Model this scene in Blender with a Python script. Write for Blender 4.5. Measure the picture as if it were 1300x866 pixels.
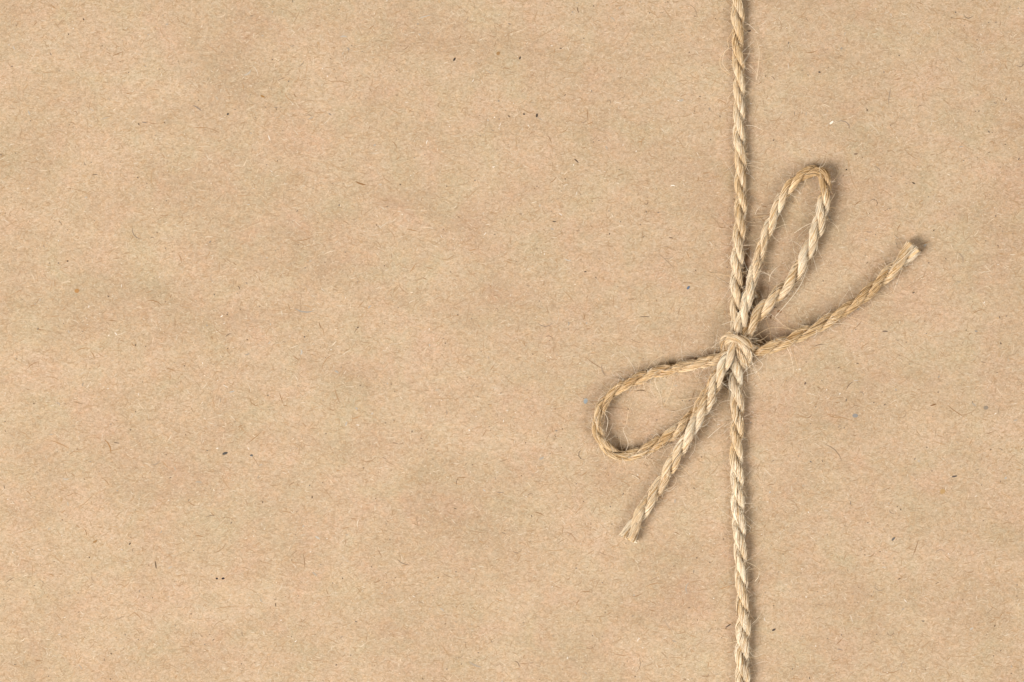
import bpy, math
import numpy as np

# ------------------------------------------------------------------ scene, camera, light
scene = bpy.context.scene
for o in list(bpy.data.objects):
    bpy.data.objects.remove(o)

PX = 0.162 / 1300.0            # metres per photograph pixel on the paper
TOP = 0.030                    # height of the paper face (m)
CAM_H = 0.45

cam_d = bpy.data.cameras.new('camera')
cam_d.sensor_width = 36.0
cam_d.lens = 36.0 * CAM_H / 0.162
cam_d.clip_start = 0.01
cam_d.clip_end = 50.0
cam = bpy.data.objects.new('camera', cam_d)
cam.location = (0, 0, TOP + CAM_H)
scene.collection.objects.link(cam)
scene.camera = cam

world = bpy.data.worlds.new('World')
scene.world = world
world.use_nodes = True
bg = world.node_tree.nodes['Background']
bg.inputs[0].default_value = (1.0, 0.90, 0.76, 1)
bg.inputs[1].default_value = 0.09


def softbox(name, loc, size, power, col):
    d = bpy.data.lights.new(name, 'AREA')
    d.shape = 'SQUARE'
    d.size = size
    d.energy = power
    d.color = col
    o = bpy.data.objects.new(name, d)
    o.location = loc
    v = np.array([0.0, 0.0, TOP]) - np.array(loc)
    import mathutils
    o.rotation_euler = mathutils.Vector(v).to_track_quat('-Z', 'Y').to_euler()
    scene.collection.objects.link(o)
    return o


softbox('softbox_light', (-1.02, -0.52, 1.20), 0.80, 44.0, (1.0, 0.975, 0.94))
softbox('softbox_light', (0.95, -0.55, 1.35), 0.90, 17.5, (1.0, 0.98, 0.95))

vs = scene.view_settings
vs.view_transform = 'Standard'
vs.look = 'None'
vs.gamma = 1.0
vs.use_curve_mapping = False
vs.exposure = 0.0
scene.render.engine = 'CYCLES'

rng = np.random.default_rng(7)


# ------------------------------------------------------------------ helpers
def W(p):
    """photograph pixel + height above the paper in pixels -> metres"""
    p = np.asarray(p, float)
    out = np.empty(p.shape[:-1] + (3,))
    out[..., 0] = (p[..., 0] - 650.0) * PX
    out[..., 1] = (433.0 - p[..., 1]) * PX
    out[..., 2] = p[..., 2] * PX + TOP
    return out


def link_mesh(name, verts, faces, mat, parent=None, cols=None, smooth=True):
    """verts (n,3) metres, faces list of index arrays of equal width each"""
    me = bpy.data.meshes.new(name)
    verts = np.ascontiguousarray(verts, dtype=np.float32)
    fl = [np.asarray(f, np.int32) for f in faces if len(f)]
    nl = sum(f.size for f in fl)
    nf = sum(f.shape[0] for f in fl)
    me.vertices.add(len(verts))
    me.vertices.foreach_set('co', verts.ravel())
    me.loops.add(nl)
    me.loops.foreach_set('vertex_index', np.concatenate([f.ravel() for f in fl]))
    me.polygons.add(nf)
    sizes = np.concatenate([np.full(f.shape[0], f.shape[1], np.int32) for f in fl])
    starts = np.concatenate([[0], np.cumsum(sizes)[:-1]]).astype(np.int32)
    me.polygons.foreach_set('loop_start', starts)
    if smooth:
        me.polygons.foreach_set('use_smooth', np.ones(nf, dtype=bool))
    me.update(calc_edges=True)
    if cols is not None:
        a = me.attributes.new('Col', 'FLOAT_COLOR', 'POINT')
        c4 = np.ones((len(verts), 4), np.float32)
        c4[:, :3] = cols
        a.data.foreach_set('color', c4.ravel())
    me.materials.append(mat)
    o = bpy.data.objects.new(name, me)
    scene.collection.objects.link(o)
    if parent is not None:
        o.parent = parent
    return o


def tubes(P, rad, sides, cap=True):
    """P (n,m,3), rad (n,m) -> verts, quads, caps ; a closed tube round each path"""
    n, m, _ = P.shape
    T = np.gradient(P, axis=1)
    T /= np.linalg.norm(T, axis=2, keepdims=True) + 1e-12
    ref = np.zeros_like(T)
    ref[..., 2] = 1.0
    # one reference per path, far from its mean direction
    steep = np.abs(T[..., 2]).mean(axis=1) > 0.7
    ref[steep] = (1.0, 0.0, 0.0)
    N = np.cross(T, ref)
    N /= np.linalg.norm(N, axis=2, keepdims=True) + 1e-9
    B = np.cross(T, N)
    a = np.arange(sides) * 2 * math.pi / sides
    V = (P[:, :, None, :] + rad[:, :, None, None] *
         (np.cos(a)[None, None, :, None] * N[:, :, None, :] + np.sin(a)[None, None, :, None] * B[:, :, None, :]))
    idx = np.arange(n * m * sides).reshape(n, m, sides)
    i0 = idx[:, :-1, :]
    i1 = idx[:, 1:, :]
    q = np.stack([i0, i1, np.roll(i1, -1, 2), np.roll(i0, -1, 2)], -1).reshape(-1, 4)
    faces = [q]
    if cap:
        faces.append(idx[:, 0, :].reshape(n, sides))
        faces.append(idx[:, -1, ::-1].reshape(n, sides))
    return V.reshape(-1, 3), faces


def merge(chunks):
    """[(verts, faces, cols)] -> one"""
    Vs, Cs, Fs, off = [], [], {}, 0
    for v, f, c in chunks:
        Vs.append(v)
        Cs.append(c)
        for g in f:
            Fs.setdefault(g.shape[1], []).append(g + off)
        off += len(v)
    return np.concatenate(Vs), [np.concatenate(x) for x in Fs.values()], np.concatenate(Cs)


def noise1(s, scale, seed):
    """smooth 1-D noise in -1..1"""
    r = np.random.default_rng(seed).uniform(-1, 1, 4096)
    x = np.asarray(s) / scale + 100.0
    i = np.floor(x).astype(int)
    f = x - i
    f = f * f * (3 - 2 * f)
    return r[i % 4096] * (1 - f) + r[(i + 1) % 4096] * f


def spline(pts, ds):
    """centripetal Catmull-Rom through pts (k, d), evenly resampled every ds"""
    P = np.asarray(pts, float)
    P = np.vstack([2 * P[0] - P[1], P, 2 * P[-1] - P[-2]])
    out = []
    for i in range(1, len(P) - 2):
        p0, p1, p2, p3 = P[i - 1:i + 3]
        d = lambda a, b: max(np.linalg.norm(a[:3] - b[:3]), 1e-6) ** 0.5
        t0 = 0.0
        t1 = t0 + d(p0, p1)
        t2 = t1 + d(p1, p2)
        t3 = t2 + d(p2, p3)
        t = np.linspace(t1, t2, 40, endpoint=False)[:, None]
        A1 = (t1 - t) / (t1 - t0) * p0 + (t - t0) / (t1 - t0) * p1
        A2 = (t2 - t) / (t2 - t1) * p1 + (t - t1) / (t2 - t1) * p2
        A3 = (t3 - t) / (t3 - t2) * p2 + (t - t2) / (t3 - t2) * p3
        B1 = (t2 - t) / (t2 - t0) * A1 + (t - t0) / (t2 - t0) * A2
        B2 = (t3 - t) / (t3 - t1) * A2 + (t - t1) / (t3 - t1) * A3
        out.append((t2 - t) / (t2 - t1) * B1 + (t - t1) / (t2 - t1) * B2)
    out.append(P[-2][None])
    Q = np.concatenate(out)
    s = np.concatenate([[0], np.cumsum(np.linalg.norm(np.diff(Q[:, :3], axis=0), axis=1))])
    n = max(int(s[-1] / ds) + 1, 6)
    u = np.linspace(0, s[-1], n)
    return np.stack([np.interp(u, s, Q[:, k]) for k in range(Q.shape[1])], 1), u


# ------------------------------------------------------------------ materials
def new_mat(name):
    m = bpy.data.materials.new(name)
    m.use_nodes = True
    nt = m.node_tree
    return m, nt, nt.nodes['Principled BSDF'], nt.nodes['Material Output']


def N(nt, t, **kw):
    n = nt.nodes.new(t)
    for k, v in kw.items():
        setattr(n, k, v)
    return n


def paper_material():
    m, nt, bs, out = new_mat('kraft_paper')
    L = nt.links.new
    tc = N(nt, 'ShaderNodeTexCoord')

    def noise(scale_px, detail, rough, dist=0.0, stretch=(1, 1, 1), off=0.0):
        mp = N(nt, 'ShaderNodeMapping')
        mp.inputs['Scale'].default_value = tuple(x / (scale_px * PX) for x in stretch)
        mp.inputs['Location'].default_value = (off, off * 0.7, 0)
        L(tc.outputs['Object'], mp.inputs[0])
        n = N(nt, 'ShaderNodeTexNoise')
        n.inputs['Scale'].default_value = 1.0
        n.inputs['Detail'].default_value = detail
        n.inputs['Roughness'].default_value = rough
        n.inputs['Distortion'].default_value = dist
        L(mp.outputs[0], n.inputs['Vector'])
        return n.outputs['Fac']

    def ramp(src, stops):
        r = N(nt, 'ShaderNodeValToRGB')
        e = r.color_ramp.elements
        while len(e) < len(stops):
            e.new(0.5)
        for k, (p, c) in enumerate(stops):
            e[k].position = p
            e[k].color = (c[0], c[1], c[2], 1) if not np.isscalar(c) else (c, c, c, 1)
        L(src, r.inputs[0])
        return r.outputs[0]

    def mix(a, b, fac, mode='MIX'):
        x = N(nt, 'ShaderNodeMix', data_type='RGBA', blend_type=mode)
        if np.isscalar(fac):
            x.inputs[0].default_value = fac
        else:
            L(fac, x.inputs[0])
        for s, i in ((a, 6), (b, 7)):
            if isinstance(s, tuple):
                x.inputs[i].default_value = s + (1,)
            else:
                L(s, x.inputs[i])
        return x.outputs[2]

    # cloudy pulp: pinkish to yellowish brown
    big = ramp(noise(120, 4, 0.6, 0.5, (0.75, 1.2, 1)), [(0.26, (0.390, 0.274, 0.173)), (0.50, (0.442, 0.316, 0.204)), (0.74, (0.482, 0.351, 0.233))])
    hue = ramp(noise(60, 4, 0.6, 0.6, off=13.0), [(0.30, (1.035, 0.98, 0.985)), (0.70, (0.965, 1.015, 0.985))])
    c = mix(big, hue, 1.0, 'MULTIPLY')
    # matted fibre clumps, lying a little along the sheet
    mid = ramp(noise(13, 5, 0.68, 1.2, (0.75, 1.25, 1), 5.0), [(0.28, (0.90, 0.88, 0.85)), (0.5, (1, 1, 1)), (0.74, (1.07, 1.08, 1.10))])
    c = mix(c, mid, 1.0, 'MULTIPLY')
    fine = ramp(noise(2.5, 2, 0.6, 1.0, (0.85, 1.2, 1), 31.0), [(0.30, (0.77, 0.73, 0.66)), (0.5, (1, 1, 1)), (0.70, (1.20, 1.22, 1.27))])
    c = mix(c, fine, 1.0, 'MULTIPLY')
    tint = ramp(noise(7, 2, 0.6, 0.8, off=57.0), [(0.32, (1.035, 0.99, 0.94)), (0.5, (1, 1, 1)), (0.68, (0.97, 1.0, 1.03))])
    c = mix(c, tint, 1.0, 'MULTIPLY')
    L(c, bs.inputs['Base Color'])
    bs.inputs['Roughness'].default_value = 0.85
    bs.inputs['Specular IOR Level'].default_value = 0.25
    h = N(nt, 'ShaderNodeMath', operation='ADD')
    L(noise(5, 4, 0.7, 1.8, (0.7, 1.3, 1), 3.0), h.inputs[0])
    L(noise(40, 2, 0.5, 0.5, off=9.0), h.inputs[1])
    b = N(nt, 'ShaderNodeBump')
    b.inputs['Strength'].default_value = 0.35
    b.inputs['Distance'].default_value = 0.9 * PX
    L(h.outputs[0], b.inputs['Height'])
    # the sheet is not dead flat: shallow waves a couple of centimetres long
    b2 = N(nt, 'ShaderNodeBump')
    b2.inputs['Strength'].default_value = 1.0
    b2.inputs['Distance'].default_value = 9 * PX
    L(noise(210, 2, 0.45, 0.3, (0.8, 1.2, 1), 71.0), b2.inputs['Height'])
    L(b2.outputs[0], b.inputs['Normal'])
    L(b.outputs[0], bs.inputs['Normal'])
    return m


def fibre_material(name, translucent, rough, spec):
    m, nt, bs, out = new_mat(name)
    L = nt.links.new
    at = N(nt, 'ShaderNodeAttribute', attribute_name='Col')
    L(at.outputs['Color'], bs.inputs['Base Color'])
    bs.inputs['Roughness'].default_value = rough
    bs.inputs['Specular IOR Level'].default_value = spec
    if translucent:
        tr = N(nt, 'ShaderNodeBsdfTranslucent')
        L(at.outputs['Color'], tr.inputs[0])
        mx = N(nt, 'ShaderNodeMixShader')
        mx.inputs[0].default_value = translucent
        L(bs.outputs[0], mx.inputs[1])
        L(tr.outputs[0], mx.inputs[2])
        L(mx.outputs[0], out.inputs[0])
    return m


M_PAPER = paper_material()
M_PULP = fibre_material('paper_pulp_fibre', 0.0, 0.85, 0.2)
M_JUTE = fibre_material('jute_fibre', 0.0, 0.38, 0.5)
M_HAIR = fibre_material('jute_hair', 0.0, 0.45, 0.5)


# ------------------------------------------------------------------ the paper
HX, HY = 0.140, 0.100          # half size of the wrapped face


def build_paper():
    # flat wrapped block with rounded edges, standing on z = 0: a grid whose outer rows turn down over the edge
    r = 0.0025
    arc = [(0.0, -TOP), (0.0, -TOP * 0.5)] + [(r * (1 - math.cos(t)), r * math.sin(t) - r) for t in np.linspace(0, math.pi / 2, 7)]

    def line(h):
        ins = [(-h + i, z) for i, z in arc]
        mid = [(t, 0.0) for t in np.linspace(-h + r, h - r, 12)[1:-1]]
        return np.array(ins + mid + [(-t, z) for t, z in ins[::-1]])
    X, Y = line(HX), line(HY)
    nx, ny = len(X), len(Y)
    V = np.zeros((nx, ny, 3))
    V[..., 0] = X[:, None, 0]
    V[..., 1] = Y[None, :, 0]
    V[..., 2] = TOP + np.minimum(X[:, None, 1], Y[None, :, 1])
    idx = np.arange(nx * ny).reshape(nx, ny)
    q = np.stack([idx[:-1, :-1], idx[1:, :-1], idx[1:, 1:], idx[:-1, 1:]], -1).reshape(-1, 4)
    P = V.reshape(-1, 3)
    # drop faces squeezed to nothing at the corners
    d1, d2 = P[q[:, 2]] - P[q[:, 0]], P[q[:, 3]] - P[q[:, 1]]
    q = q[np.linalg.norm(np.cross(d1, d2), axis=1) > 1e-12]
    base = np.array([[0, ny - 1, nx * ny - 1, (nx - 1) * ny]])
    o = link_mesh('wrapping_paper', P, [q, base], M_PAPER, smooth=False)
    o['label'] = 'flat brown kraft wrapping paper with dark and pale flecks, lying under the twine'
    o['category'] = 'paper'
    return o


paper = build_paper()


def ribbons(cx, cy, ang, length, width, curl, z, cols, segs=3):
    """flat curved slivers lying in the paper face (pixel units), n of them"""
    n = len(cx)
    t = np.linspace(-0.5, 0.5, segs + 1)[None, :]
    a = ang[:, None] + curl[:, None] * t
    dx = np.cos(a) * (length / segs)[:, None]
    dy = np.sin(a) * (length / segs)[:, None]
    x = cx[:, None] + np.cumsum(dx, 1) - dx.sum(1, keepdims=True) / 2
    y = cy[:, None] + np.cumsum(dy, 1) - dy.sum(1, keepdims=True) / 2
    w = width[:, None] * np.sqrt(np.clip(1.08 - (2 * t) ** 2, 0, 1)) * 0.5
    nx, ny = -np.sin(a), np.cos(a)
    zz = np.broadcast_to(z[:, None], x.shape)
    A = np.stack([x + nx * w, y + ny * w, zz], -1)
    B = np.stack([x - nx * w, y - ny * w, zz], -1)
    V = np.stack([A, B], 2)                       # n, segs+1, 2, 3
    idx = np.arange(n * (segs + 1) * 2).reshape(n, segs + 1, 2)
    q = np.stack([idx[:, :-1, 0], idx[:, :-1, 1], idx[:, 1:, 1], idx[:, 1:, 0]], -1).reshape(-1, 4)
    q = q[:, ::-1]
    C = np.repeat(cols, (segs + 1) * 2, axis=0)
    return W(V.reshape(-1, 3)), [q], C


def scatter(n):
    return (rng.uniform(650 - HX / PX + 25, 650 + HX / PX - 25, n),
            rng.uniform(433 - HY / PX + 25, 433 + HY / PX - 25, n))


BASE = np.array([0.440, 0.317, 0.203])


def pulp(n, tone, spread, length, width, zlo, zhi, horiz=0.5, amount=(0.3, 1.0), curl=0.8, segs=3):
    x, y = scatter(n)
    ang = np.where(rng.random(n) < horiz, rng.normal(0, 0.45, n), rng.uniform(0, math.pi, n))
    tone = np.array(tone)[rng.integers(0, len(tone), n)]
    k = rng.uniform(*amount, n)[:, None]
    col = BASE * (1 - k) + tone * k
    col = np.clip(col * (1 + rng.normal(0, spread, (n, 1))), 0.004, 0.9)
    ln = length[0] + rng.exponential(length[1], n)
    wd = rng.uniform(*width, n)
    return ribbons(x, y, ang, ln, wd, rng.normal(0, curl, n), rng.uniform(zlo, zhi, n), col, segs)


chunks = [
    # the mat of ordinary pulp fibres
    pulp(95000, [(0.30, 0.165, 0.065), (0.27, 0.15, 0.062), (0.34, 0.195, 0.085)], 0.06, (2.5, 3.2), (0.45, 1.0), 0.03, 0.10, amount=(0.1, 0.72)),
    pulp(52000, [(0.60, 0.47, 0.33), (0.56, 0.43, 0.29), (0.58, 0.48, 0.36)], 0.05, (2.0, 2.4), (0.5, 1.1), 0.03, 0.10, amount=(0.2, 0.85)),
    # longer orange-brown shives
    pulp(3000, [(0.30, 0.155, 0.055), (0.25, 0.13, 0.05)], 0.10, (5, 5), (0.6, 1.2), 0.10, 0.14, amount=(0.3, 0.85)),
    # thin dark hairs
    pulp(520, [(0.10, 0.065, 0.04), (0.15, 0.09, 0.05), (0.16, 0.13, 0.11)], 0.15, (4, 5), (0.55, 1.1), 0.14, 0.18, 0.3, (0.35, 0.9), 1.8, 4),
    # dark specks
    pulp(2600, [(0.05, 0.035, 0.025), (0.09, 0.055, 0.03), (0.12, 0.10, 0.085)], 0.2, (0.8, 0.9), (0.8, 1.7), 0.18, 0.22, 0.1, (0.45, 1.0), 0.5),
    # pale and white specks
    pulp(1100, [(0.82, 0.75, 0.65), (0.72, 0.60, 0.45)], 0.04, (1.2, 2.0), (0.6, 1.3), 0.18, 0.22, 0.2, (0.3, 0.9), 1.0),
    # grey-blue recycled bits
    pulp(520, [(0.25, 0.27, 0.27), (0.32, 0.34, 0.33)], 0.12, (2.0, 3.0), (1.0, 2.6), 0.14, 0.18, 0.3, (0.2, 0.55), 1.0),
    # soft brown blots
    pulp(600, [(0.36, 0.20, 0.075), (0.30, 0.17, 0.07)], 0.08, (2.0, 1.6), (1.6, 3.6), 0.10, 0.14, 0.3, (0.2, 0.55), 0.5),
]
# single flecks that stand out in the photograph: x, y, angle(deg), length, width, colour
FL = [(285, 576, 20, 7, 3.2, (0.08, 0.07, 0.06)), (319, 579, 10, 4, 2.5, (0.12, 0.11, 0.10)),
      (874, 366, 60, 5, 3, (0.10, 0.13, 0.18)), (744, 510, 80, 7, 5, (0.29, 0.31, 0.31)),
      (1055, 156, 40, 6, 2.6, (0.74, 0.66, 0.55)), (1196, 624, 30, 7, 6, (0.40, 0.25, 0.11)),
      (1085, 528, 0, 7, 5, (0.24, 0.22, 0.20)), (1251, 517, 0, 6, 5, (0.24, 0.19, 0.14)),
      (1134, 685, 50, 6, 2.5, (0.12, 0.11, 0.10)), (577, 76, 65, 5, 2.4, (0.05, 0.035, 0.025)),
      (660, 74, 75, 4, 2, (0.07, 0.05, 0.035)), (681, 147, 75, 5, 2.6, (0.07, 0.05, 0.035)),
      (665, 145, 0, 3, 2, (0.06, 0.045, 0.035)), (632, 68, 40, 5, 4, (0.30, 0.17, 0.07)),
      (289, 145, 30, 3, 2.2, (0.05, 0.045, 0.04)), (249, 137, -30, 13, 1.2, (0.20, 0.16, 0.13)),
      (457, 232, -20, 14, 1.6, (0.24, 0.12, 0.045)), (333, 122, -25, 6, 2.2, (0.30, 0.16, 0.05)),
      (198, 718, 100, 10, 1.6, (0.15, 0.10, 0.06)), (120, 687, 20, 6, 2.6, (0.30, 0.17, 0.07)),
      (275, 735, 0, 3, 2.4, (0.03, 0.02, 0.02)), (283, 735, 20, 4, 2.6, (0.03, 0.02, 0.02)),
      (1211, 605, 10, 7, 2, (0.09, 0.07, 0.06)), (982, 800, 30, 5, 2.5, (0.07, 0.05, 0.04)),
      (924, 795, 35, 8, 1.6, (0.10, 0.07, 0.05)), (950, 39, 8, 6, 1.8, (0.10, 0.06, 0.04)),
      (979, 403, 80, 5, 2.4, (0.16, 0.08, 0.04)), (989, 396, 10, 6, 4, (0.28, 0.15, 0.07)),
      (984, 390.5, 0, 3, 2.5, (0.08, 0.05, 0.03)), (1123, 421, 0, 7, 1.8, (0.16, 0.11, 0.08)),
      (97, 369, 0, 6, 5, (0.36, 0.19, 0.07)), (731, 204, -40, 7, 1.6, (0.10, 0.06, 0.04)),
      (1022, 487, 60, 3.5, 2.4, (0.16, 0.11, 0.08)), (135, 566, -60, 20, 1.3, (0.34, 0.18, 0.07)),
      (813, 497, 0, 12, 1.3, (0.16, 0.10, 0.05)), (1086, 195, 0, 5, 2, (0.2, 0.13, 0.08)),
      (1040, 92, 0, 3, 2, (0.08, 0.06, 0.05)), (1184, 514, 15, 8, 1.6, (0.20, 0.10, 0.04))]
fx = np.array([f[:5] for f in FL], float)
chunks.append(ribbons(fx[:, 0], fx[:, 1], -np.radians(fx[:, 2]), fx[:, 3], fx[:, 4], rng.normal(0, 0.5, len(FL)),
                      np.full(len(FL), 0.25), np.array([f[5] for f in FL]), 5))
v, f, c = merge(chunks)
flecks = link_mesh('paper_fibre', v, f, M_PULP, paper, c, smooth=False)
flecks['kind'] = 'stuff'

# ------------------------------------------------------------------ the twine
twine = bpy.data.objects.new('twine', None)
twine.location = (W((936, 440, 0))[0], W((936, 440, 0))[1], TOP)
scene.collection.objects.link(twine)
twine['label'] = 'pale jute twine laid straight across brown paper and tied in a small bow'
twine['category'] = 'twine'
T0 = np.array(twine.location)

PALE = np.array([0.92, 0.815, 0.64])
MID = np.array([0.71, 0.49, 0.255])
GOLD = np.array([0.37, 0.21, 0.082])
DARK = np.array([0.17, 0.095, 0.038])


def jute_colour(k):
    """k 0 dark gold .. 1 pale"""
    k = np.clip(np.asarray(k), 0, 1)[..., None]
    lo = GOLD + (MID - GOLD) * np.clip(k / 0.45, 0, 1)
    return lo + (PALE - MID) * np.clip((k - 0.45) / 0.55, 0, 1)


def frames(P):
    T = np.gradient(P, axis=0)
    T /= np.linalg.norm(T, axis=1, keepdims=True)
    n = np.cross(T[0], (0, 0, 1.0))
    if np.linalg.norm(n) < 0.1:
        n = np.cross(T[0], (1.0, 0, 0))
    Nn = np.empty_like(T)
    for i in range(len(T)):
        n = n - T[i] * n.dot(T[i])
        n /= np.linalg.norm(n)
        Nn[i] = n
    return T, Nn, np.cross(T, Nn)


def hairs(starts, dirs, lens, rads, wander, m=11, zmin=0.35):
    n = len(starts)
    P = np.empty((n, m, 3))
    P[:, 0] = starts
    d = dirs / (np.linalg.norm(dirs, axis=1, keepdims=True) + 1e-9)
    bend = rng.normal(0, 1, (n, 3)) * wander[:, None]
    for i in range(1, m):
        bend = bend * 0.82 + rng.normal(0, 0.35, (n, 3)) * wander[:, None]
        d = d + bend * 0.35
        d /= np.linalg.norm(d, axis=1, keepdims=True)
        P[:, i] = P[:, i - 1] + d * (lens / (m - 1))[:, None]
        low = P[:, i, 2] < zmin
        P[low, i, 2] = zmin + rng.uniform(0, 0.5, low.sum())
        d[low, 2] = np.abs(d[low, 2]) * 0.2
    taper = np.linspace(1, 0.55, m)[None]
    return P, rads[:, None] * taper


def lay_twine(name, pts, seed, pitch=80.0, pale=0.0, fuzz=1.0, start_cut=False, end_cut=False, fib=72, tone=None, mess=1.0):
    """pts rows: x, y, z(height of axis), radius, all in photograph pixels"""
    C, s = spline(pts, 2.0)
    # the traced outline was seen from the camera's height
    k = 1 - np.maximum(C[:, 2], 0) * PX / CAM_H
    C[:, 0] = 650 + (C[:, 0] - 650) * k
    C[:, 1] = 433 + (C[:, 1] - 433) * k
    s_top = C[:, 2].min() > 0        # lies wholly on the face, not over an edge
    P, R = C[:, :3].copy(), C[:, 3] * 1.06
    # hand-laid unevenness
    L = s[-1]
    env = np.clip(np.minimum(s, L - s) / 30.0, 0, 1)
    P[:, 0] += noise1(s, 37, seed + 1) * 0.8 * env
    P[:, 1] += noise1(s, 41, seed + 2) * 0.8 * env
    R = R * (1 + 0.07 * noise1(s, 26, seed + 3) + 0.05 * noise1(s, 9, seed + 4))
    T, Nn, B = frames(P)
    rate = 2 * math.pi / pitch * (1 + 0.08 * noise1(s, 60, seed + 5))
    if end_cut:                       # the lay opens towards the cut
        rate = rate * (1 - 0.65 * np.clip(1 - (L - s) / 45.0, 0, 1))
    th0 = seed * 1.7 + np.concatenate([[0], np.cumsum(rate[1:] * np.diff(s))])
    if end_cut:                       # both strands show side by side at the cut
        th0 = th0 - th0[-1]
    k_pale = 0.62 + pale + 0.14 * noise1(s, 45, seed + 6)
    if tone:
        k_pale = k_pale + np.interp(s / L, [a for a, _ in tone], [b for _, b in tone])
    loose = np.zeros_like(s)
    if end_cut:
        loose = np.maximum(loose, np.clip(1 - (L - s) / 26.0, 0, 1) ** 1.6)
    if start_cut:
        loose = np.maximum(loose, np.clip(1 - s / 26.0, 0, 1) ** 1.6)
    # the filler yarn in the middle is the part's own mesh
    v, f = tubes(W(P)[None], (R * 0.22 * PX)[None], 6)
    root = link_mesh(name, v - T0, f, M_JUTE, twine, np.broadcast_to(GOLD, (len(v), 3)))
    for ply in range(2):
        th = th0 + ply * math.pi + 0.12 * noise1(s, 22, seed + 10 + ply)
        off = R * (0.47 + 0.02 * loose) * (1 + 0.05 * noise1(s, 18, seed + 14 + ply))
        swell = (1 + 0.16 * loose) * (1 + 0.09 * noise1(s, 17, seed + 17 + ply) + 0.05 * noise1(s, 6, seed + 21 + ply))
        ra, rb = R * 0.50 * swell, R * 0.66 * swell          # pressed flat against its neighbour
        er = np.cos(th)[:, None] * Nn + np.sin(th)[:, None] * B
        et = -np.sin(th)[:, None] * Nn + np.cos(th)[:, None] * B
        cen = P + off[:, None] * er
        kp = k_pale + 0.10 * noise1(s, 30, seed + 25 + ply)
        parts = []
        # packed heart of the strand
        sides = 12
        phi = np.arange(sides) * 2 * math.pi / sides
        V = cen[:, None, :] + 0.88 * (ra[:, None] * np.cos(phi))[..., None] * er[:, None] + 0.88 * (rb[:, None] * np.sin(phi))[..., None] * et[:, None]
        V[..., 2] = np.maximum(V[..., 2], 0.2) if s_top else V[..., 2]
        idx = np.arange(len(s) * sides).reshape(len(s), sides)
        i0, i1 = idx[:-1], idx[1:]
        q = np.stack([i0, np.roll(i0, -1, 1), np.roll(i1, -1, 1), i1], -1).reshape(-1, 4)
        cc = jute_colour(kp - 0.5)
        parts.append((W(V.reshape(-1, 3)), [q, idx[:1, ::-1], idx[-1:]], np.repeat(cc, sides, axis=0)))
        # its fibres, wound back against the lay
        m = 26
        n = int(L * fib / 80.0)
        ln = rng.uniform(45, 115, n)
        a = rng.uniform(-50, L + 20, n)
        u = a[:, None] + ln[:, None] * np.linspace(0, 1, m)[None]
        lim = L - (rng.uniform(-1.5, 3.5, n)[:, None] if end_cut else 0)
        low = rng.uniform(-1.5, 3.5, n)[:, None] if start_cut else 0
        u = np.clip(u, low, lim)
        keep = (u[:, -1] - u[:, 0]) > 6
        u, n = u[keep], keep.sum()
        ui = np.clip(u, 0, L)
        g = lambda arr: np.stack([np.interp(ui, s, arr[:, q]) for q in range(3)], -1)
        cc, tt, rr_, tt_ = g(cen), g(T), g(er), g(et)
        fa, fb = np.interp(ui, s, ra), np.interp(ui, s, rb)
        thi = np.interp(ui, s, th)
        phi = rng.uniform(0, 2 * math.pi, n)[:, None] - thi * 1.75 + 0.20 * mess * noise1(ui + rng.uniform(0, 9000, n)[:, None], 20, seed + 31)
        lift = rng.uniform(0.87, 1.01, n)[:, None] + 0.05 * mess * noise1(ui + rng.uniform(0, 9000, n)[:, None], 13, seed + 32)
        t01 = np.linspace(0, 1, m)[None]
        lift = lift + np.exp(-(1 - t01) * 9) * rng.exponential(0.10 * mess, n)[:, None] + np.exp(-t01 * 9) * rng.exponential(0.10 * mess, n)[:, None]
        Q = cc + (lift * fa * np.cos(phi))[..., None] * rr_ + (lift * fb * np.sin(phi))[..., None] * tt_ + (u - ui)[..., None] * tt
        frad = rng.uniform(0.26, 0.52, n)[:, None] * np.broadcast_to(0.75 + 0.25 * np.sin(t01 * math.pi), (n, m))
        if s_top:
            Q[..., 2] = np.maximum(Q[..., 2], 0.45)
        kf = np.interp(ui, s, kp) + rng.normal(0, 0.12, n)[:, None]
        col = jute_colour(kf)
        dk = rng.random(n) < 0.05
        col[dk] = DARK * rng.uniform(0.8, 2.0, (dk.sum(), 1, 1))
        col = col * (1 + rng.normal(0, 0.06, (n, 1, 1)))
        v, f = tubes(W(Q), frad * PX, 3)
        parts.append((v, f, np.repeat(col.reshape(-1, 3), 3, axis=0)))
        v, f, c = merge(parts)
        link_mesh('strand', v - T0, f, M_JUTE, root, np.clip(c, 0.005, 0.93))
    # short fuzz
    n = int(L * 1.0 * fuzz)
    i = rng.integers(1, len(s) - 1, n)
    ang = rng.uniform(0, 2 * math.pi, n)
    outw = np.cos(ang)[:, None] * Nn[i] + np.sin(ang)[:, None] * B[i]
    st = P[i] + outw * (R[i] * 0.92)[:, None]
    st[:, 2] = np.maximum(st[:, 2], 0.5)
    along = T[i] * rng.normal(0, 1.1, (n, 1))
    ln = 4 + rng.exponential(7.5, n)
    big = rng.random(n) < 0.08
    ln[big] += rng.uniform(8, 26, big.sum())
    Pp, rd = hairs(st, outw * 0.75 + along + rng.normal(0, 0.2, (n, 3)), ln, rng.uniform(0.13, 0.25, n), rng.uniform(0.15, 0.9, n))
    v, f = tubes(W(Pp), rd * PX, 3, cap=False)
    k = np.clip(rng.normal(0.72, 0.25, n), 0, 1)
    c = np.repeat(jute_colour(k), 33, axis=0)
    h = link_mesh('fuzz', v - T0, f, M_HAIR, root, c)
    h['kind'] = 'stuff'
    return root


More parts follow.
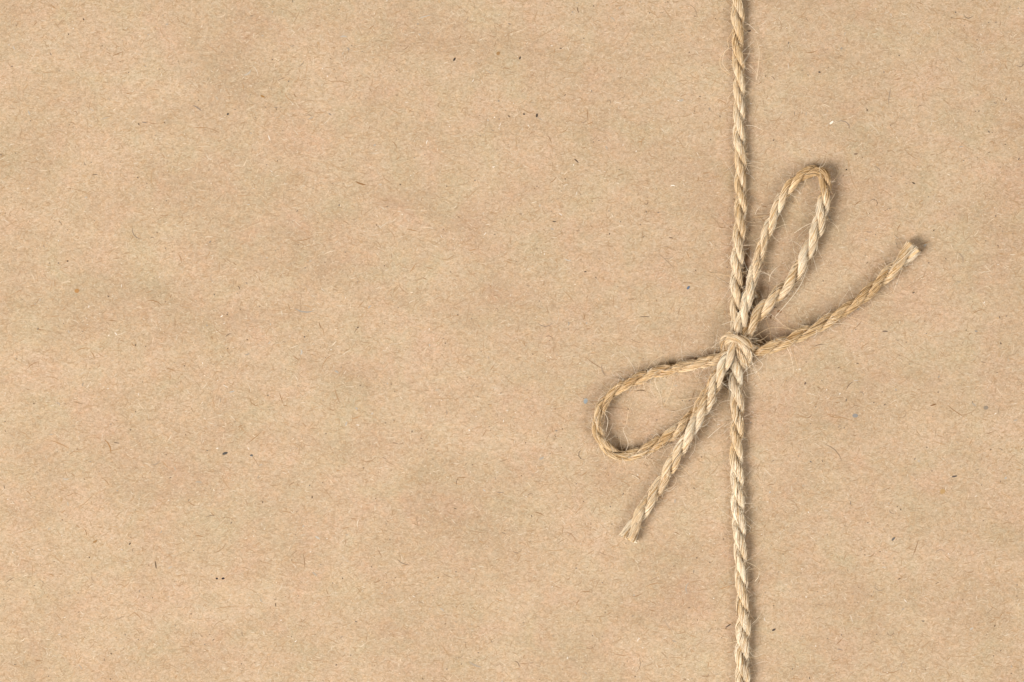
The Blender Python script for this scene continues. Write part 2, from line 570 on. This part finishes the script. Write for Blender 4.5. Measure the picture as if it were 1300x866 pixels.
def P3(rows, z, r):
    """rows of (x, y); z and r given as [(fraction of rows, value)]"""
    n = len(rows)
    t = np.linspace(0, 1, n)
    zz = np.interp(t, [a for a, _ in z], [b for _, b in z])
    rr = np.interp(t, [a for a, _ in r], [b for _, b in r])
    return [(x, y, a, b) for (x, y), a, b in zip(rows, zz, rr)]


YT = 433 - HY / PX       # photograph rows of the wrapped edges
YB = 433 + HY / PX
# straight run above the knot, over the far edge and down the side
up = [(931, YT - 8, -200, 7.6), (931, YT - 8, -60, 7.6), (931, YT - 6.5, -14, 7.6), (931, YT + 4, 3, 7.6), (931, YT + 22, 7.3, 7.6)]
up += [(932, -250, 7.2, 7.6), (934, -120, 7.2, 7.5), (936, 0, 7.2, 7.7), (937, 30, 7.2, 7.6), (937, 64, 7.2, 7.3), (938, 92, 7.2, 7.3),
       (939, 138, 7.2, 7.3), (939, 177, 7.2, 7.4), (940, 222, 7.4, 7.6), (941, 258, 7.6, 7.7), (940, 282, 8, 7.6), (938.5, 306, 8, 7.4),
       (936.5, 340, 8.5, 7.4), (936, 368, 9, 7.4), (935, 395, 10, 7.6), (936, 420, 10, 7.8), (938, 440, 9, 7.8)]
lay_twine('straight_run', up, 11, pitch=63, pale=0.02, fuzz=1.0)
dn = [(938, 436, 9, 8.0), (936, 452, 9, 8.2), (934.5, 470, 9, 8.5), (935, 492, 8.6, 8.5), (936, 523, 8.4, 8.3), (935, 554, 8.4, 8.2),
      (935, 586, 8.4, 8.3), (936, 617, 8.4, 8.3), (936.5, 645, 8.4, 8.4), (938, 665, 8.4, 8.5), (939, 690, 8.4, 8.8), (940.5, 712, 8.4, 8.4),
      (942, 737, 8.4, 8.2), (943, 764, 8.4, 8.3), (944.3, 795, 8.4, 8.8), (942.5, 825, 8.4, 8.6), (943, 860, 8.4, 8.5), (944, 950, 8, 8.4),
      (944, 1080, 8, 8.2), (943, YB - 22, 7.6, 8), (943, YB - 4, 3, 8), (943, YB + 6.5, -14, 8), (943, YB + 8, -60, 8), (943, YB + 8, -200, 8)]
lay_twine('straight_run', dn, 23, pitch=64, pale=0.08, fuzz=0.9)
# loop standing off towards the top right
lp = [(938, 440), (938.5, 424), (942, 408), (948.5, 381), (955, 353), (962, 328), (970.6, 301), (980, 279), (990, 256.5), (1004, 236), (1018, 223),
      (1030, 217.5), (1039, 217), (1046, 222), (1048, 236), (1045, 258), (1041, 281), (1033, 303.5), (1020.5, 328.5), (1007, 353), (987, 374), (965, 397),
      (953, 414), (942, 432), (938, 441)]
lay_twine('loop', P3(lp, [(0, 19), (.09, 20), (.2, 13), (.35, 11), (.5, 14), (.62, 15), (.75, 14), (.86, 17), (.95, 22), (1, 20)],
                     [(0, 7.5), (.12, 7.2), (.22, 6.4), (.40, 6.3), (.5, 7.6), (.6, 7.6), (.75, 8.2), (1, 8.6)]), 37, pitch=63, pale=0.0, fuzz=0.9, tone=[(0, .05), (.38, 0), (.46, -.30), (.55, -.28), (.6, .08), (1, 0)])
# loop lying to the lower left
lq = [(940, 440), (930, 446), (917, 452), (902.6, 457.5), (888, 461), (869, 464.5), (851, 469), (832, 473.5), (814, 480), (795.5, 488), (777, 500.5),
      (766, 513.5), (760, 528), (758.5, 545), (765, 562), (777.5, 575), (793.6, 579.5), (810, 575), (825, 567.7), (840, 559), (854.6, 550),
      (868, 538.5), (880.5, 526), (893, 508), (906, 485), (919, 464), (932, 446)]
lay_twine('loop', P3(lq, [(0, 13), (.1, 12), (.25, 12), (.42, 15), (.5, 15), (.6, 10), (.75, 8.5), (.9, 8), (1, 9)],
                     [(0, 7.5), (.2, 7.4), (.35, 6.6), (.5, 6.3), (.6, 7), (.75, 7.8), (1, 7.6)]), 51, pitch=60, pale=-0.12, fuzz=1.5)
# free end to the right
tr = [(938, 446), (955, 445.5), (976, 442), (999, 433), (1019, 423.5), (1038.5, 414.6), (1054, 405), (1070, 396), (1087.6, 384), (1103, 371),
      (1117, 357), (1132.7, 343), (1147, 328), (1160.5, 313)]
lay_twine('tail', P3(tr, [(0, 13), (.2, 18), (.4, 17), (.8, 13), (1, 11.5)], [(0, 7.6), (.3, 7.4), (.6, 7.0), (.8, 7.8), (.93, 9.2), (1, 9.8)]), 67, pitch=67,
          pale=-0.12, fuzz=0.9, end_cut=True, tone=[(0, 0), (.85, -.03), (1, .30)])
# free end to the lower left, over the loop
tl = [(938, 430), (932, 440), (926, 450), (917, 467), (907.7, 489), (896.8, 512.5), (886, 533), (873.5, 554.6), (862.5, 573), (850, 595), (837.6, 615),
      (825, 635.6), (813, 654), (803.5, 670), (796, 684)]
lay_twine('tail', P3(tl, [(0, 21), (.15, 23), (.3, 22.5), (.5, 22), (.62, 15), (.75, 10), (1, 9.5)], [(0, 7.4), (.2, 7.6), (.5, 8.0), (.85, 8.2), (1, 9.2)]), 83, pitch=61,
          pale=0.10, fuzz=0.9, end_cut=True)
# the wrap that holds the bow
kn = [(932, 453, 6, 5.8), (924, 447, 9, 6.2), (920.5, 439, 14, 6.6), (923, 430.5, 22, 7.0), (930, 427, 27.5, 7.2), (938.5, 430.5, 29.5, 7.4), (946, 437, 28, 7.8),
      (950, 446, 23, 7.8), (948.5, 455, 15, 7.2), (944, 461, 8, 6.2)]
lay_twine('knot_turn', kn, 97, pitch=62, pale=0.06, fuzz=2.0, fib=80, mess=1.5)
kn = [(937, 436, 22, 4.6), (940, 443, 25, 5.2), (941.5, 451, 22, 5.4), (944, 459, 15, 5.2), (947, 465, 8, 4.6)]
lay_twine('knot_turn', kn, 103, pitch=54, pale=0.04, fuzz=2.0, fib=80, mess=1.5)

# long stray hairs, one by one as they show: photograph pixels with heights
HA = [
    [(853, 462, 20), (854.5, 476, 22), (850, 498, 14), (843, 515, 4)],
    [(802, 511, 3), (797, 525, 6), (795.5, 538, 2)],
    [(960, 50, 4), (963, 66, 9), (962, 84, 8), (960, 102, 3)],
    [(930, 40, 12), (923, 52, 12), (924, 62, 10), (914, 74, 8), (915, 86, 7), (926, 96, 10)],
    [(932, 60, 14), (920, 66, 12), (917, 82, 10), (924, 92, 11)],
    [(940, 70, 14), (958, 68, 12), (965, 62, 8)],
    [(956, 276, 3), (964, 275, 5), (972, 274, 9)],
    [(958, 273, 3), (961, 266, 6), (966, 261, 4)],
    [(941, 312, 12), (950, 311.5, 11), (959, 311, 7)],
    [(900, 347, 2), (914, 348.5, 5), (931, 352, 11)],
    [(976, 358, 6), (977, 350, 9), (983, 342, 9), (990, 337, 5)],
    [(983, 402, 16), (1003, 378, 22), (1014, 362, 24), (1023, 340, 22)],
    [(1008, 296, 3), (1020, 288, 8), (1030, 283, 13)],
    [(948, 468, 14), (958, 458, 20), (968.5, 447, 14)],
    [(946, 477, 8), (961, 471, 9), (967, 463, 11), (961, 456, 16), (955, 450, 24)],
    [(961, 470, 5), (963, 476, 5), (964, 481, 2)],
    [(954, 428, 26), (974, 417, 24), (988, 416, 20), (1012, 420, 22)],
    [(962, 424, 20), (966, 429, 18), (971, 433, 14)],
    [(955, 433, 30), (964, 432, 25), (973, 426, 18)],
    [(916, 412, 8), (922, 410, 20), (928, 408, 24), (932, 412, 26)],
    [(916, 434, 14), (919, 426, 24), (926, 418, 26)],
    [(860, 508, 3), (875, 506, 9), (891, 503, 22)],
    [(843, 622, 13), (855, 616, 11), (858, 608, 8), (855, 603, 6)],
    [(843, 622, 12), (849, 623, 10), (858, 617, 7)],
    [(953, 792, 10), (961, 784, 12), (970, 769, 4)],
    [(898, 556, 6), (910, 545, 9), (921, 537, 5)],
    [(900, 545, 4), (893, 549, 10), (886, 540, 20)],
    [(930, 470, 10), (926, 480, 9), (916, 486, 14)],
    [(928, 508, 9), (916, 510, 7), (908, 518, 4)],
    [(812, 456, 3), (810, 468, 8), (806, 478, 16)],
    [(822, 462, 4), (818, 472, 14), (826, 484, 10)],
    [(870, 452, 4), (862, 460, 16), (852, 474, 16), (846, 480, 8)],
    [(818, 494, 3), (817, 482, 12), (826, 468, 18)],
    [(790, 580, 12), (797, 563, 10), (791, 545, 6), (795, 540, 3)],
    [(777, 572, 12), (800, 572.5, 12), (812, 570, 8)],
    [(764, 520, 18), (771, 532, 16), (769, 548, 12)],
    [(1118, 336, 4), (1122, 340, 12), (1124, 352, 20)],
    [(1122, 333, 3), (1126, 341, 14), (1131, 345, 22)],
    [(1114, 338, 2), (1119, 346, 12), (1121, 356, 20)],
    [(946, 712, 12), (958, 718, 9), (966, 724, 3)],
    [(945, 664, 10), (951, 668, 9), (953, 671, 5)],
    [(958, 738, 4), (962, 732, 8), (964, 724, 3)],
    [(922, 816, 4), (930, 814, 9), (937, 812, 14)],
    [(906, 690, 0), (907, 690, 0), (908, 690.5, 0)],
    [(802, 603, 0.6), (807, 605, 0.8), (812, 609, 0.5)],
]
cs = []
for j, hp in enumerate(HA):
    arr = np.array(hp, float)
    Q, _ = spline(np.c_[arr, np.zeros(len(arr))], 1.2)
    Q = Q[:, :3]
    Q[:, 2] = np.maximum(Q[:, 2], 0.4)
    rr = np.full(len(Q), rng.uniform(0.17, 0.28))
    v, f = tubes(W(Q)[None], rr[None] * PX, 4)
    cs.append((v, f, np.broadcast_to(jute_colour(rng.uniform(0.5, 1.0)), (len(v), 3))))
v, f, c = merge(cs)
h = link_mesh('stray_hair', v - T0, f, M_HAIR, twine, c)
h['kind'] = 'stuff'
